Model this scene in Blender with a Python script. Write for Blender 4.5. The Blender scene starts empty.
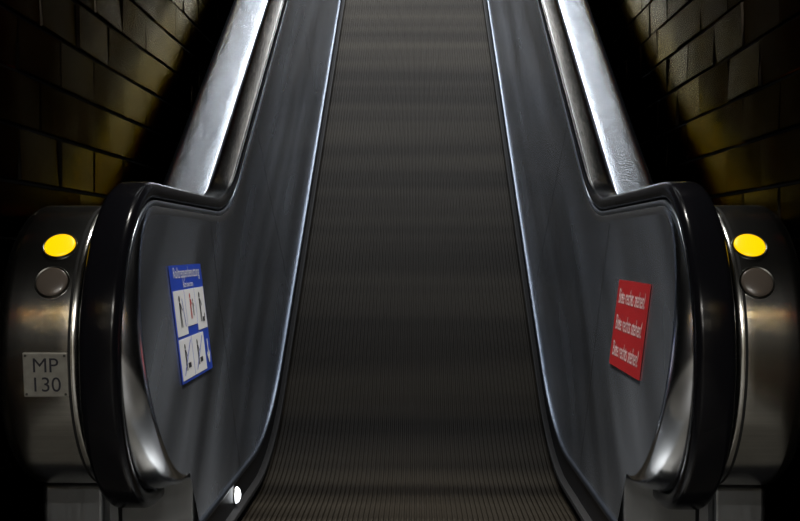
import bpy, bmesh, math, random
from mathutils import Vector, Matrix
random.seed(4)
C = bpy.context.scene.collection
bpy.context.scene.view_settings.view_transform = 'Standard'

# ---------------------------------------------------------------- materials
def mat(name, col, rough=.5, metal=0., emis=None, es=0., spec=.5, coat=0.):
    m = bpy.data.materials.new(name); m.use_nodes = True
    b = m.node_tree.nodes['Principled BSDF']
    b.inputs['Base Color'].default_value = (*col, 1)
    b.inputs['Roughness'].default_value = rough
    b.inputs['Metallic'].default_value = metal
    b.inputs['Specular IOR Level'].default_value = spec
    b.inputs['Coat Weight'].default_value = coat
    if emis:
        b.inputs['Emission Color'].default_value = (*emis, 1)
        b.inputs['Emission Strength'].default_value = es
    return m

def add_noise(m, scale, lo, hi, target='Roughness', bump=0., detail=4., nscale=8., coords='Object', rot=None):
    nt = m.node_tree; N = nt.nodes; L = nt.links
    b = N['Principled BSDF']
    tc = N.new('ShaderNodeTexCoord'); mp = N.new('ShaderNodeMapping')
    mp.inputs['Scale'].default_value = scale
    if rot:
        mr = N.new('ShaderNodeMapping'); mr.inputs['Rotation'].default_value = rot
        L.new(tc.outputs[coords], mr.inputs[0]); L.new(mr.outputs[0], mp.inputs[0])
    else:
        L.new(tc.outputs[coords], mp.inputs[0])
    no = N.new('ShaderNodeTexNoise'); no.inputs['Scale'].default_value = nscale
    no.inputs['Detail'].default_value = detail
    L.new(mp.outputs[0], no.inputs['Vector'])
    r = N.new('ShaderNodeMapRange')
    r.inputs[1].default_value = .3; r.inputs[2].default_value = .7
    r.inputs[3].default_value = lo; r.inputs[4].default_value = hi
    L.new(no.outputs[0], r.inputs[0])
    if target == 'Roughness':
        L.new(r.outputs[0], b.inputs['Roughness'])
    else:
        mx = N.new('ShaderNodeVectorMath'); mx.operation = 'SCALE'
        mx.inputs[0].default_value = b.inputs['Base Color'].default_value[:3]
        L.new(r.outputs[0], mx.inputs['Scale']); L.new(mx.outputs[0], b.inputs['Base Color'])
    if bump:
        bp = N.new('ShaderNodeBump'); bp.inputs['Strength'].default_value = bump
        bp.inputs['Distance'].default_value = .002
        L.new(no.outputs[0], bp.inputs['Height']); L.new(bp.outputs[0], b.inputs['Normal'])
    return m
def aniso(m, amount, tangent):
    nt = m.node_tree; b = nt.nodes['Principled BSDF']
    c = nt.nodes.new('ShaderNodeCombineXYZ')
    for i in range(3): c.inputs[i].default_value = tangent[i]
    nt.links.new(c.outputs[0], b.inputs['Tangent'])
    b.inputs['Anisotropic'].default_value = amount

SL = .6; ANG = math.atan(SL); YEND = 13.0
# panels: steel brushed along the direction of travel
M_panel = add_noise(mat('panel_steel', (.50, .545, .62), .25, 1.), (1, .5, 3), .22, .28, nscale=2, detail=1, rot=(-ANG, 0, 0))
add_noise(M_panel, (1, .30, 5), .52, 1.3, 'Color', nscale=1.5, detail=1, rot=(-ANG, 0, 0))  # streaks of glossy reflection imitated in the base colour
aniso(M_panel, .85, (0, -.51, .86))
M_deck = mat('deck_steel', (.62, .69, .80), .26, 1.)
M_drum = add_noise(mat('newel_steel', (.80, .80, .77), .20, 1.), (.3, 60, 60), .9, 1.06, 'Color', nscale=5)
M_rim = mat('rim_steel', (.70, .73, .78), .19, 1.)
M_lip = mat('lip_steel', (.72, .78, .88), .28, 1.)
M_rubber = mat('handrail_rubber', (.006, .006, .008), .18, 0., spec=.22)
M_skirt = mat('skirt_black', (.02, .022, .028), .4, .5)
M_bead = mat('skirt_trim', (.14, .165, .21), .33, 1.)
M_brush = mat('brush_black', (.01, .01, .012), .8)
M_plinth = add_noise(mat('plinth_steel', (.26, .27, .28), .4, 1.), (20, 20, 1), .35, .5, nscale=4)
M_dark = mat('dark_gap', (.008, .008, .008), .8)
M_red = mat('sign_red', (.52, .018, .022), .45)
M_white = mat('sign_white', (.88, .90, .93), .45)
M_pink = mat('sign_letter', (.85, .66, .66), .45)
M_blue = mat('sign_blue', (.02, .07, .54), .45)
M_black = mat('sign_black', (.02, .02, .03), .5)
M_plate = add_noise(mat('plate_alu', (.38, .37, .33), .45, .6), (5, 5, 5), .8, 1.1, 'Color')
M_yel = mat('lamp_yellow', (.2, .10, .0), .4, 0, (1., .60, .0), 1.2)
M_lens = mat('lamp_off', (.11, .09, .075), .3, 0, coat=.2)
M_bezel = mat('lamp_bezel', (.12, .12, .11), .3, 1.)
M_spot = mat('skirt_reflection_glow', (1, 1, 1), .3, 0, (.9, .95, 1), 4)  # glow standing in for a reflection on the skirt
M_tube = mat('tube_glow', (1, 1, 1), .3, 0, (.93, .97, 1), 4)
M_house = mat('fixture_housing', (.3, .3, .3), .5)
M_ceil = mat('ceiling_paint', (.05, .045, .04), .8)
M_floor = add_noise(mat('floor_stone', (.18, .17, .15), .4), (3, 3, 3), .7, 1.2, 'Color')
M_grout = mat('grout', (.002, .0017, .0015), .9)
M_tile = add_noise(mat('glazed_tile', (.019, .0162, .0122), .2, 1., spec=.2), (1, 1, 1), .14, .24, nscale=6)
add_noise(M_tile, (2, 2, 2), .6, 1.3, 'Color', nscale=3)
M_tile.node_tree.nodes['Principled BSDF'].inputs['Specular Tint'].default_value = (.44, .40, .33, 1)

# belt: ribbed metal, soft bands where the moving steps smear
M_belt = mat('step_tread', (.10, .095, .075), .6, .0)
def belt_nodes():
    nt = M_belt.node_tree; N = nt.nodes; L = nt.links; b = N['Principled BSDF']
    tc = N.new('ShaderNodeTexCoord'); mp = N.new('ShaderNodeMapping')
    mp.inputs['Scale'].default_value = (.15, 3.2, 1.9)
    no = N.new('ShaderNodeTexNoise'); no.inputs['Scale'].default_value = 1.6; no.inputs['Detail'].default_value = 1.
    L.new(tc.outputs['Object'], mp.inputs[0]); L.new(mp.outputs[0], no.inputs['Vector'])
    cr = N.new('ShaderNodeValToRGB')
    cr.color_ramp.elements[0].position = .35; cr.color_ramp.elements[0].color = (.0115, .0091, .0065, 1)
    cr.color_ramp.elements[1].position = .66; cr.color_ramp.elements[1].color = (.037, .0315, .0235, 1)
    L.new(no.outputs[0], cr.inputs[0]); L.new(cr.outputs[0], b.inputs['Base Color'])
    b.inputs['Specular IOR Level'].default_value = .05
belt_nodes()

# ---------------------------------------------------------------- helpers
def mk(name, verts, faces, m, parent=None, smooth=True, mats=None, fm=None):
    me = bpy.data.meshes.new(name)
    me.from_pydata([tuple(v) for v in verts], [], faces); me.update()
    bm = bmesh.new(); bm.from_mesh(me)
    bmesh.ops.remove_doubles(bm, verts=bm.verts, dist=1e-6)
    bmesh.ops.recalc_face_normals(bm, faces=bm.faces); bm.to_mesh(me); bm.free()
    me.materials.append(m)
    if smooth:
        for p in me.polygons: p.use_smooth = True
        try: me.set_sharp_from_angle(angle=math.radians(38))
        except Exception: pass
    o = bpy.data.objects.new(name, me); C.objects.link(o)
    if parent: o.parent = parent
    return o

def empty(name, parent=None):
    e = bpy.data.objects.new(name, None); e.empty_display_size = .1
    C.objects.link(e)
    if parent: e.parent = parent
    return e

def box(name, lo, hi, m, parent=None, bev=0.):
    x0, y0, z0 = lo; x1, y1, z1 = hi
    v = [(x, y, z) for x in (x0, x1) for y in (y0, y1) for z in (z0, z1)]
    f = [(0, 1, 3, 2), (4, 6, 7, 5), (0, 4, 5, 1), (2, 3, 7, 6), (0, 2, 6, 4), (1, 5, 7, 3)]
    o = mk(name, v, f, m, parent, smooth=False)
    if bev:
        md = o.modifiers.new('b', 'BEVEL'); md.width = bev; md.segments = 3
    return o

# ---------------------------------------------------------------- paths (y,z)
CY, CZ, R0 = 2.80, .56, .345
ZT = CZ + R0
YK = 5.55 - (1.90 - ZT) / SL            # handrail kink
def fillet(yk, zk, t, n=16):
    """tangent arc from flat into incline"""
    r = t / math.tan(ANG / 2); out = []
    for i in range(n + 1):
        a = ANG * i / n
        out.append((yk - t + r * math.sin(a), zk + r * (1 - math.cos(a))))
    return out
path = [(3.15, CZ - R0), (2.95, CZ - R0)]
for i in range(0, 49):
    a = -math.pi / 2 - math.pi * i / 48
    path.append((CY + R0 * math.cos(a), CZ + R0 * math.sin(a)))
path += [(2.95, ZT), (3.2, ZT), (3.45, ZT)]
path += fillet(YK, ZT, .24)
zk0 = ZT
y = YK + .6
while y < YEND:
    path.append((y, ZT + SL * (y - YK))); y += .6
path.append((YEND, ZT + SL * (YEND - YK)))

def offs(p, o):
    out = []
    for i in range(len(p)):
        a = Vector(p[max(i - 1, 0)]); b = Vector(p[min(i + 1, len(p) - 1)])
        t = (b - a).normalized(); n = Vector((-t.y, t.x))   # left of travel
        out.append((p[i][0] + n.x * o, p[i][1] + n.y * o))
    return out
t0 = offs(path, .1)
SGN = 1 if t0[30][0] < path[30][0] else -1

def beltz(y):
    yk, t = 4.15, .42
    if y <= yk - t: return 0.
    r = t / math.tan(ANG / 2)
    ye = yk - t + r * math.sin(ANG)
    if y >= ye: return SL * (y - yk)
    s = (y - (yk - t)) / r
    return r * (1 - math.sqrt(max(0, 1 - s * s)))

def Xin(y, z):
    c = 1 - .143 * min(1, max(0, (y - 3.7) / .8))
    return .5 + .12 * max(0, z - beltz(y) - .13) * c

def sweep(name, prof, p, sx, m, parent, closed=True, caps=False):
    """prof: list (x, offset)"""
    V = []; F = []; n = len(prof)
    cache = {}
    for x, o in prof:
        if o not in cache: cache[o] = offs(p, o * SGN)
    for i in range(len(p)):
        for x, o in prof:
            q = cache[o][i]; V.append((sx * x, q[0], q[1]))
    for i in range(len(p) - 1):
        for j in range(n if closed else n - 1):
            k = (j + 1) % n
            F.append((i * n + j, i * n + k, (i + 1) * n + k, (i + 1) * n + j))
    if closed:
        F.append(tuple(range(n))); F.append(tuple((len(p) - 1) * n + j for j in range(n)))
    return mk(name, V, F, m, parent)

def rrect(x0, x1, o0, o1, r, n=5):
    out = []
    for cx, cy, a0 in ((x1 - r, o1 - r, 0), (x0 + r, o1 - r, 90), (x0 + r, o0 + r, 180), (x1 - r, o0 + r, 270)):
        for i in range(n + 1):
            a = math.radians(a0 + 90 * i / n); out.append((cx + r * math.cos(a), cy + r * math.sin(a)))
    return out

def interp(p, y):
    for a, b in zip(p[:-1], p[1:]):
        if a[0] <= y <= b[0] and b[0] > a[0]:
            return a[1] + (b[1] - a[1]) * (y - a[0]) / (b[0] - a[0])
    return p[-1][1]

def sidefill(name, off, xf, m, parent, sx, ystart_low=2.84, zlow=None, rows=14):
    """fills the balustrade silhouette (rounded nose + incline) on a side surface"""
    R = R0 + off
    po = offs(path, off * SGN)
    top = [q for i, q in enumerate(po) if i >= 26 ]
    ys = []
    for i in range(25):
        ys.append(CY - R * math.cos(math.pi / 2 * i / 24))
    ys += [ystart_low, 2.95, 3.1, 3.3, 3.45]
    y = 3.55
    while y < 4.9: ys.append(y); y += .07
    while y < YEND: ys.append(y); y += .5
    ys.append(YEND)
    V = []; F = []
    for y in ys:
        if y <= CY: 
            h = math.sqrt(max(0, R * R - (CY - y) ** 2)); zt = CZ + h; zb = CZ - h
        else:
            zt = interp(top, y)
            zb = CZ - R if y < ystart_low else zlow(y)
        for j in range(rows + 1):
            z = zb + (zt - zb) * j / rows
            V.append((sx * xf(y, z), y, z))
    n = rows + 1
    for i in range(len(ys) - 1):
        for j in range(rows):
            F.append((i * n + j, (i + 1) * n + j, (i + 1) * n + j + 1, i * n + j + 1))
    return mk(name, V, F, m, parent)

# ---------------------------------------------------------------- escalator
esc = empty('escalator')

# ribbed tread surface
NR = 66; X0 = .492
prof = []
pitch = 2 * X0 / NR
for i in range(NR):
    x = -X0 + i * pitch
    prof += [(x + .0, -.006), (x + pitch * .35, -.006), (x + pitch * .48, 0), (x + pitch * .87, 0)]
prof.append((X0, -.006))
ys = [2.75, 3.0, 3.3, 3.5, 3.7] + [3.76 + .06 * i for i in range(15)]
y = 4.8
while y < YEND: ys.append(y); y += .4
ys.append(YEND)
V = []; F = []; n = len(prof)
for y in ys:
    for x, o in prof: V.append((x, y, beltz(y) + o))
for i in range(len(ys) - 1):
    for j in range(n - 1): F.append((i * n + j, i * n + j + 1, (i + 1) * n + j + 1, (i + 1) * n + j))
mk('moving_steps', V, F, M_belt, esc, smooth=False)

for side, sx in (('left', -1), ('right', 1)):
    DX = .868 if sx < 0 else .845          # outer edge of the deck
    # handrail
    sweep('handrail_' + side, rrect(.588, .673, -.004, .036, .017), path, sx, M_rubber, esc)
    sweep('handrail_guide_' + side, rrect(.612, .650, -.05, .0, .006, 2), path, sx, M_rim, esc)
    sweep('handrail_lip_' + side, rrect(.590, .614, -.022, -.006, .007, 4), path, sx, M_lip, esc)
    # inner panel
    xf = lambda y, z: Xin(y, z)
    sidefill('inner_panel_' + side, -.040, xf, M_panel, esc, sx, zlow=lambda y: beltz(y) + .13)
    # rounded rim between inner panel edge and handrail guide
    V = []; F = []
    pa = offs(path, -.040 * SGN); K = 8
    cur = [offs(path, (-.040 + .036 * math.sin(math.pi / 2 * k / K)) * SGN) for k in range(K + 1)]
    for i in range(len(path)):
        yy, zz = pa[i]; xa = Xin(yy, zz) if yy < 13.5 else .6
        for k in range(K + 1):
            u = 1 - math.cos(math.pi / 2 * k / K)
            q = cur[k][i]; V.append((sx * (xa + (.618 - xa) * u), q[0], q[1]))
    n = K + 1
    for i in range(1, len(path) - 1):
        for k in range(K): F.append((i * n + k, i * n + k + 1, (i + 1) * n + k + 1, (i + 1) * n + k))
    mk('panel_rim_' + side, V, F, M_rim, esc)
    # skirt + bead + brush
    def ysweep(name, prof, m, y0=2.84, closed=True):
        ys = [y0, 3.1, 3.4, 3.6, 3.72] + [3.76 + .06 * i for i in range(15)] + [4.8 + .5 * i for i in range(17)]
        V = []; F = []; n = len(prof)
        for y in ys:
            for x, z in prof: V.append((sx * x, y, beltz(y) + z))
        for i in range(len(ys) - 1):
            for j in range(n):
                k = (j + 1) % n
                F.append((i * n + j, i * n + k, (i + 1) * n + k, (i + 1) * n + j))
        F.append(tuple(range(n))); F.append(tuple((len(ys) - 1) * n + j for j in range(n)))
        return mk(name, V, F, m, esc)
    ysweep('skirt_' + side, [(.4945, -.03), (.4945, .118), (.53, .118), (.53, -.03)], M_skirt)
    ysweep('skirt_trim_' + side, rrect(.490, .506, .116, .132, .007, 4), M_bead)
    ysweep('skirt_brush_' + side, [(.478, .03), (.478, .042), (.4945, .05), (.4945, .022)], M_brush)
    # panel seams
    for ysm in (3.50, 4.9, 6.4, 7.9):
        V = []; F = []
        for j in range(21):
            if ysm < 3.8:
                zb = .135; zt = ZT - .05; z = zb + (zt - zb) * j / 20; yy = ysm
            else:
                zb = beltz(ysm) + .14; s = j / 20
                yy = ysm - .45 * s * .9; z = zb + s * .74
            x = Xin(yy, z) - .0012
            V += [(sx * x, yy - .002, z), (sx * x, yy + .002, z)]
        for j in range(20): F.append((2 * j, 2 * j + 1, 2 * j + 3, 2 * j + 2))
        mk('panel_seam_' + side, V, F, M_dark, esc)
    # outer deck and drum nose
    pr = [(.69, -.10), (.69, -.024), (.693, -.021), (.70, -.020)]
    pr += [(.70 + (DX - .035 - .70) * i / 4, -.020) for i in range(1, 5)]
    for i in range(1, 7):
        a = math.pi / 2 * i / 6
        pr.append((DX - .035 + .035 * math.sin(a), -.055 + .035 * math.cos(a)))
    pr.append((DX, -.10))
    pd = path[:]
    sweep('newel_drum_' + side, pr, pd[:52], sx, M_drum, esc, closed=False)
    sweep('outer_deck_' + side, pr, pd[51:], sx, M_deck, esc, closed=False)
    sidefill('outer_cladding_' + side, -.095, lambda y, z: DX - .0002, M_plinth, esc, sx, zlow=lambda y: max(.02, beltz(y) - .3), rows=4)
    sidefill('drum_inner_face_' + side, -.095, lambda y, z: .6902, M_dark, esc, sx, zlow=lambda y: max(.02, beltz(y) - .3), rows=4)
    # thin trim line on drum
    sweep('drum_trim_' + side, [(.703, -.0195), (.706, -.0185), (.709, -.0195)], pd[:52], sx, M_dark, esc, closed=False)
    # plinth below
    box('plinth_' + side, (min(sx * .515, sx * (DX - .003)), 2.86, 0), (max(sx * .515, sx * (DX - .003)), 3.9, CZ - R0 + .02), M_plinth, esc, .008)
    box('plinth_cap_' + side, (min(sx * .72, sx * (DX - .005)), 2.80, 0), (max(sx * .72, sx * (DX - .005)), 2.90, CZ - R0 + .01), M_plinth, esc, .01)

# ---------------------------------------------------------------- lamps and plate on drum nose
RD = R0 - .020
def drum_frame(x, ang):
    """ang above horizontal on nose; returns matrix with local z outward"""
    n = Vector((0, -math.cos(ang), math.sin(ang)))
    up = Vector((0, math.sin(ang), math.cos(ang)))
    xx = Vector((1, 0, 0))
    p = Vector((x, CY, CZ)) + n * RD
    return Matrix(((xx.x, up.x, n.x, p.x), (xx.y, up.y, n.y, p.y), (xx.z, up.z, n.z, p.z), (0, 0, 0, 1)))
def lathe(name, prof, M, m, parent, seg=40):
    V = []; F = []; n = len(prof)
    for s in range(seg):
        a = 2 * math.pi * s / seg
        for r, z in prof: V.append(M @ Vector((r * math.cos(a), r * math.sin(a), z)))
    for s in range(seg):
        t = (s + 1) % seg
        for j in range(n - 1): F.append((s * n + j, t * n + j, t * n + j + 1, s * n + j + 1))
    return mk(name, V, F, m, parent)
for sx in (-1, 1):
    e = empty('indicator_lamp')
    for nm, ang, mm in (('lit_lens', math.radians(45), M_yel), ('unlit_lens', math.radians(28), M_lens)):
        M = drum_frame(-.752 if sx < 0 else .737, ang)
        dome = [(.0335, -.004)] + [(.0335 * math.cos(t * math.pi / 16), .002 + .007 * math.sin(t * math.pi / 16)) for t in range(9)]
        lathe(nm, dome, M, mm, e)
        lathe(nm + '_bezel', [(.038, -.006), (.0375, .001), (.036, .003), (.0338, .002), (.0335, -.004)], M, M_bezel, e)

def text(name, body, size, M, off, m, parent, sxy=(1, 1), align='CENTER', bold=0.):
    cu = bpy.data.curves.new(name, 'FONT'); cu.body = body; cu.size = size
    cu.align_x = align; cu.align_y = 'CENTER'; cu.offset = bold
    to = bpy.data.objects.new(name, cu); C.objects.link(to)
    bpy.context.view_layer.update()
    dg = bpy.context.evaluated_depsgraph_get()
    me = bpy.data.meshes.new_from_object(to.evaluated_get(dg))
    bpy.data.objects.remove(to)
    me.transform(M @ Matrix.Translation((off[0], off[1], off[2])) @ Matrix.Diagonal((sxy[0], sxy[1], 1, 1)))
    me.materials.clear(); me.materials.append(m)
    o = bpy.data.objects.new(name, me); C.objects.link(o); o.parent = parent
    return o
def slab(name, x0, x1, y0, y1, z0, z1, M, m, parent, bev=0.):
    o = box(name, (x0, y0, z0), (x1, y1, z1), m, parent)
    o.data.transform(M)
    if bev:
        md = o.modifiers.new('b', 'BEVEL'); md.width = bev; md.segments = 2
    return o
pl = empty('number_plate')
M = drum_frame(-.754, math.radians(-7)); 
slab('plate', -.047, .047, -.047, .047, -.002, .0055, M, M_plate, pl, .002)
text('letters_top', 'MP', .044, M, (0, .019, .0062), M_black, pl)
text('letters_bottom', '130', .044, M, (0, -.022, .0062), M_black, pl)
for a in (-.041, .041):
    for b in (-.041, .041):
        lathe('screw', [(.003, .005), (.0025, .0068), (0.0001, .007)], M @ Matrix.Translation((a, b, 0)), M_bezel, pl, 10)

def panel_frame(sx, y, z):
    up = Vector((sx * .12, 0, 1)).normalized()
    xx = Vector((0, 1, 0)) if sx < 0 else Vector((0, -1, 0))
    n = xx.cross(up)
    p = Vector((sx * Xin(y, z), y, z)) + n * .0015
    return Matrix(((xx.x, up.x, n.x, p.x), (xx.y, up.y, n.y, p.y), (xx.z, up.z, n.z, p.z), (0, 0, 0, 1)))
# red sign
rs = empty('red_text_sign')
M = panel_frame(1, 2.99, .588)
slab('board', -.213, .213, -.113, .113, 0, .002, M, M_red, rs)
for i in range(3):
    text('line_%d' % i, 'Bitte rechts stehen!', .053, M, (0, .069 - .069 * i, .0026), M_pink, rs, (.86, 1.05), bold=.0003)
# pictogram sign
bs = empty('safety_pictogram_sign')
M = panel_frame(-1, 3.035, .600)
W, H = .205, .143
slab('board', -W, W, -H, H, 0, .002, M, M_blue, bs)
text('title', 'Rolltreppenbenutzung', .041, M, (0, H - .020, .0026), M_white, bs, (.93, .95))
text('subtitle', 'Bitte beachten', .022, M, (0, H - .050, .0026), M_white, bs)
cells = [(-.197, -.070, -.030, .081), (-.063, .063, -.012, .081), (.070, .197, -.030, .081),
         (-.197, -.047, -.136, -.037), (-.039, .120, -.136, -.037)]
for i, (a, b, c, d) in enumerate(cells):
    slab('cell_%d' % i, a, b, c, d, .0015, .003, M, M_white, bs)
def disc(cx, cy, r, z, m, seg=20):
    V = [M @ Vector((cx + r * math.cos(2 * math.pi * s / seg), cy + r * math.sin(2 * math.pi * s / seg), z)) for s in range(seg)]
    mk('pictogram', V, [tuple(range(seg))], m, bs, smooth=False)
def bar(x0, y0, x1, y1, w, z, m):
    d = Vector((x1 - x0, y1 - y0)).normalized(); nn = Vector((-d.y, d.x)) * w / 2
    V = [M @ Vector(q) for q in ((x0 + nn.x, y0 + nn.y, z), (x0 - nn.x, y0 - nn.y, z), (x1 - nn.x, y1 - nn.y, z), (x1 + nn.x, y1 + nn.y, z))]
    mk('pictogram', V, [(0, 1, 2, 3)], m, bs, smooth=False)
def person(cx, cy, s, m=M_black):
    disc(cx, cy + .036 * s, .009 * s, .0036, m)
    bar(cx, cy + .026 * s, cx, cy - .006 * s, .017 * s, .0036, m)
    bar(cx - .005 * s, cy - .004 * s, cx - .007 * s, cy - .042 * s, .007 * s, .0036, m)
    bar(cx + .005 * s, cy - .004 * s, cx + .009 * s, cy - .042 * s, .007 * s, .0036, m)
    bar(cx + .008 * s, cy + .022 * s, cx + .026 * s, cy + .004 * s, .006 * s, .0036, m)
person(-.140, .028, .9); bar(-.108, .06, -.092, -.01, .005, .0036, M_blue)
person(-.005, .036, .75, M_red); person(.026, .032, .5)
person(.122, .028, .9); bar(.140, -.005, .168, -.005, .012, .0036, M_black); bar(.168, -.001, .175, .009, .009, .0036, M_black)
for cx in (-.120, .040):
    person(cx - .02, -.084, .75)
    bar(cx + .0, -.105, cx + .035, -.105, .012, .0036, M_black)
    bar(cx - .055, -.125, cx + .055, -.045, .004, .0040, M_blue)
bar(.162, -.06, .162, -.115, .012, .0036, M_white); bar(.144, -.095, .162, -.122, .01, .0036, M_white); bar(.180, -.095, .162, -.122, .01, .0036, M_white)

# glowing dome added on the skirt, imitating a bright reflection
sl = empty('skirt_reflection')
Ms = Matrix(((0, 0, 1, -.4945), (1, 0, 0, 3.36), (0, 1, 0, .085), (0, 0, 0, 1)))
lathe('reflection_rim', [(.028, -.001), (.0275, .003), (.024, .004), (.024, .001)], Ms, M_bezel, sl, 24)
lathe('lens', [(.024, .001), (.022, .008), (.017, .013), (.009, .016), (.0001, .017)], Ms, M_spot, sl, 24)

# ---------------------------------------------------------------- room shell
XW = .95
YB = -6.0
def wall(side, sx):
    V = []; F = []
    ob = box('wall_' + side, (min(sx * XW, sx * (XW + .2)), YB, -.05), (max(sx * XW, sx * (XW + .2)), 14, 12), M_grout)
    TL, TH, g = .34, .135, .005
    row = 0; z = .0
    while z < 8.5:
        yy = YB + .2 - (TL / 2 if row % 2 else 0)
        while yy < 13.5:
            if z < beltz(yy) + 4.2 and z > beltz(yy) - .6 and not (yy < 3 and z > 2.8):
                y0, y1, z0, z1 = yy + g / 2, yy + TL - g / 2, z + g / 2, z + TH - g / 2
                ty = random.uniform(-1, 1) * .008; tz = random.uniform(-1, 1) * .007; bx = .0075; e = .004
                def X(y, zz, base): return sx * (XW - base - ty * ((y - y0) / TL - .5) - tz * ((zz - z0) / TH - .5))
                b = len(V)
                V.extend([(sx * XW, y0, z0), (sx * XW, y1, z0), (sx * XW, y1, z1), (sx * XW, y0, z1)])
                V.extend([(X(y, c, bx), y, c) for y, c in ((y0 + e, z0 + e), (y1 - e, z0 + e), (y1 - e, z1 - e), (y0 + e, z1 - e))])
                F.append((b + 4, b + 5, b + 6, b + 7))
                for i in range(4):
                    j = (i + 1) % 4; F.append((b + i, b + j, b + 4 + j, b + 4 + i))
            yy += TL
        z += TH; row += 1
    mk('wall_tiles_' + side, V, F, M_tile, ob, smooth=False)
wall('left', -1); wall('right', 1)
box('floor', (-1.15, YB, -.15), (1.15, 2.70, -.012), M_floor)
box('wall_back', (-1.15, YB - .15, -.15), (1.15, YB, 3.05), mat('back_wall_plaster', (.4, .37, .32), .7))
cp = empty('comb_plate')
box('plate', (-.49, 2.2, -.011), (.49, 2.78, .002), M_plinth, cp)
V = []; F = []
for i in range(NR):
    x = -X0 + i * pitch + pitch * .18; b = len(V); w = .002
    V += [(x - w, 2.78, .002), (x + w, 2.78, .002), (x + w, 2.90, -.004), (x - w, 2.90, -.004), (x - w, 2.78, -.0055), (x + w, 2.78, -.0055)]
    F += [(b, b + 1, b + 2, b + 3), (b, b + 3, b + 4), (b + 1, b + 5, b + 2), (b + 4, b + 3, b + 2, b + 5)]
mk('teeth', V, F, M_plinth, cp, smooth=False)

# inclined ceiling
def ceilz(y): return 2.9 if y < 3.2 else 2.9 + SL * (y - 3.2)
V = []
for y in (YB, 3.2, 14):
    for x in (-1.15, 1.15):
        V += [(x, y, ceilz(y)), (x, y, ceilz(y) + .15)]
F = []
for i in (0, 1):
    a = i * 4; b = a + 4
    F += [(a, a + 2, b + 2, b), (a + 1, b + 1, b + 3, a + 3), (a, b, b + 1, a + 1), (a + 2, a + 3, b + 3, b + 2)]
F += [(0, 1, 3, 2), (8, 10, 11, 9)]
ceil = mk('ceiling', V, F, M_ceil, smooth=False)

def area(name, loc, size, power, col, direction, parent=None, spread=180):
    l = bpy.data.lights.new(name, 'AREA'); l.shape = 'RECTANGLE'; l.size, l.size_y = size
    l.energy = power; l.color = col; l.spread = math.radians(spread)
    o = bpy.data.objects.new(name, l); C.objects.link(o); o.location = loc
    o.rotation_euler = Vector(direction).to_track_quat('-Z', 'Y').to_euler()
    if parent: o.parent = parent
    return o
up = Vector((0, math.sin(ANG), -math.cos(ANG)))   # pointing down from inclined ceiling
for (y, pw, sp) in ((5.7, 9, 144), (7.0, 22, 150), (8.6, 52, 156), (10.4, 100, 160), (12., 110, 160)):
    for sx in (-1, 1):
        e = empty('strip_light', ceil)
        c = Vector((sx * .78, y, ceilz(y) - .03))
        T = Matrix.Translation(c) @ Matrix.Rotation(ANG, 4, 'X')
        o = slab('housing', -.06, .06, -.62, .62, -.01, .03, T, M_house, e)
        o = slab('diffuser', -.045, .045, -.6, .6, -.02, -.01, T, M_tube, e)
        area('tube', c + up * .03, (.09, 1.2), pw, (.96, .98, 1.), up, e, sp)
# hall lamps; the narrow first one is added, unseen, to brighten the lower steps
for yy, pw, wd, sp in ((3.05, 9, .5, 50), (-1.6, 100, 1.2, 180), (-4.2, 100, 1.2, 180)):
    e = empty('strip_light', ceil)
    c = Vector((0, yy, 2.86))
    T = Matrix.Translation(c)
    slab('housing', -wd / 2 - .02, wd / 2 + .02, -.06, .06, -.01, .04, T, M_house, e)
    slab('diffuser', -wd / 2, wd / 2, -.045, .045, -.02, -.01, T, M_tube, e)
    area('tube', c + Vector((0, 0, -.03)), (wd, .09), pw, (1., .96, .89), (0, 0, -1), e, sp)

w = bpy.data.worlds.new('World'); bpy.context.scene.world = w; w.use_nodes = True
w.node_tree.nodes['Background'].inputs[0].default_value = (.02, .02, .022, 1)
w.node_tree.nodes['Background'].inputs[1].default_value = .15

# ---------------------------------------------------------------- camera
cam = bpy.data.cameras.new('camera'); co = bpy.data.objects.new('camera', cam); C.objects.link(co)
cam.sensor_width = 36; cam.lens = 1190 / 800 * 36; cam.clip_start = .05
co.location = (.022, 0, .785)
co.rotation_euler = (math.radians(90 - .6), 0, math.radians(.82))
bpy.context.scene.camera = co
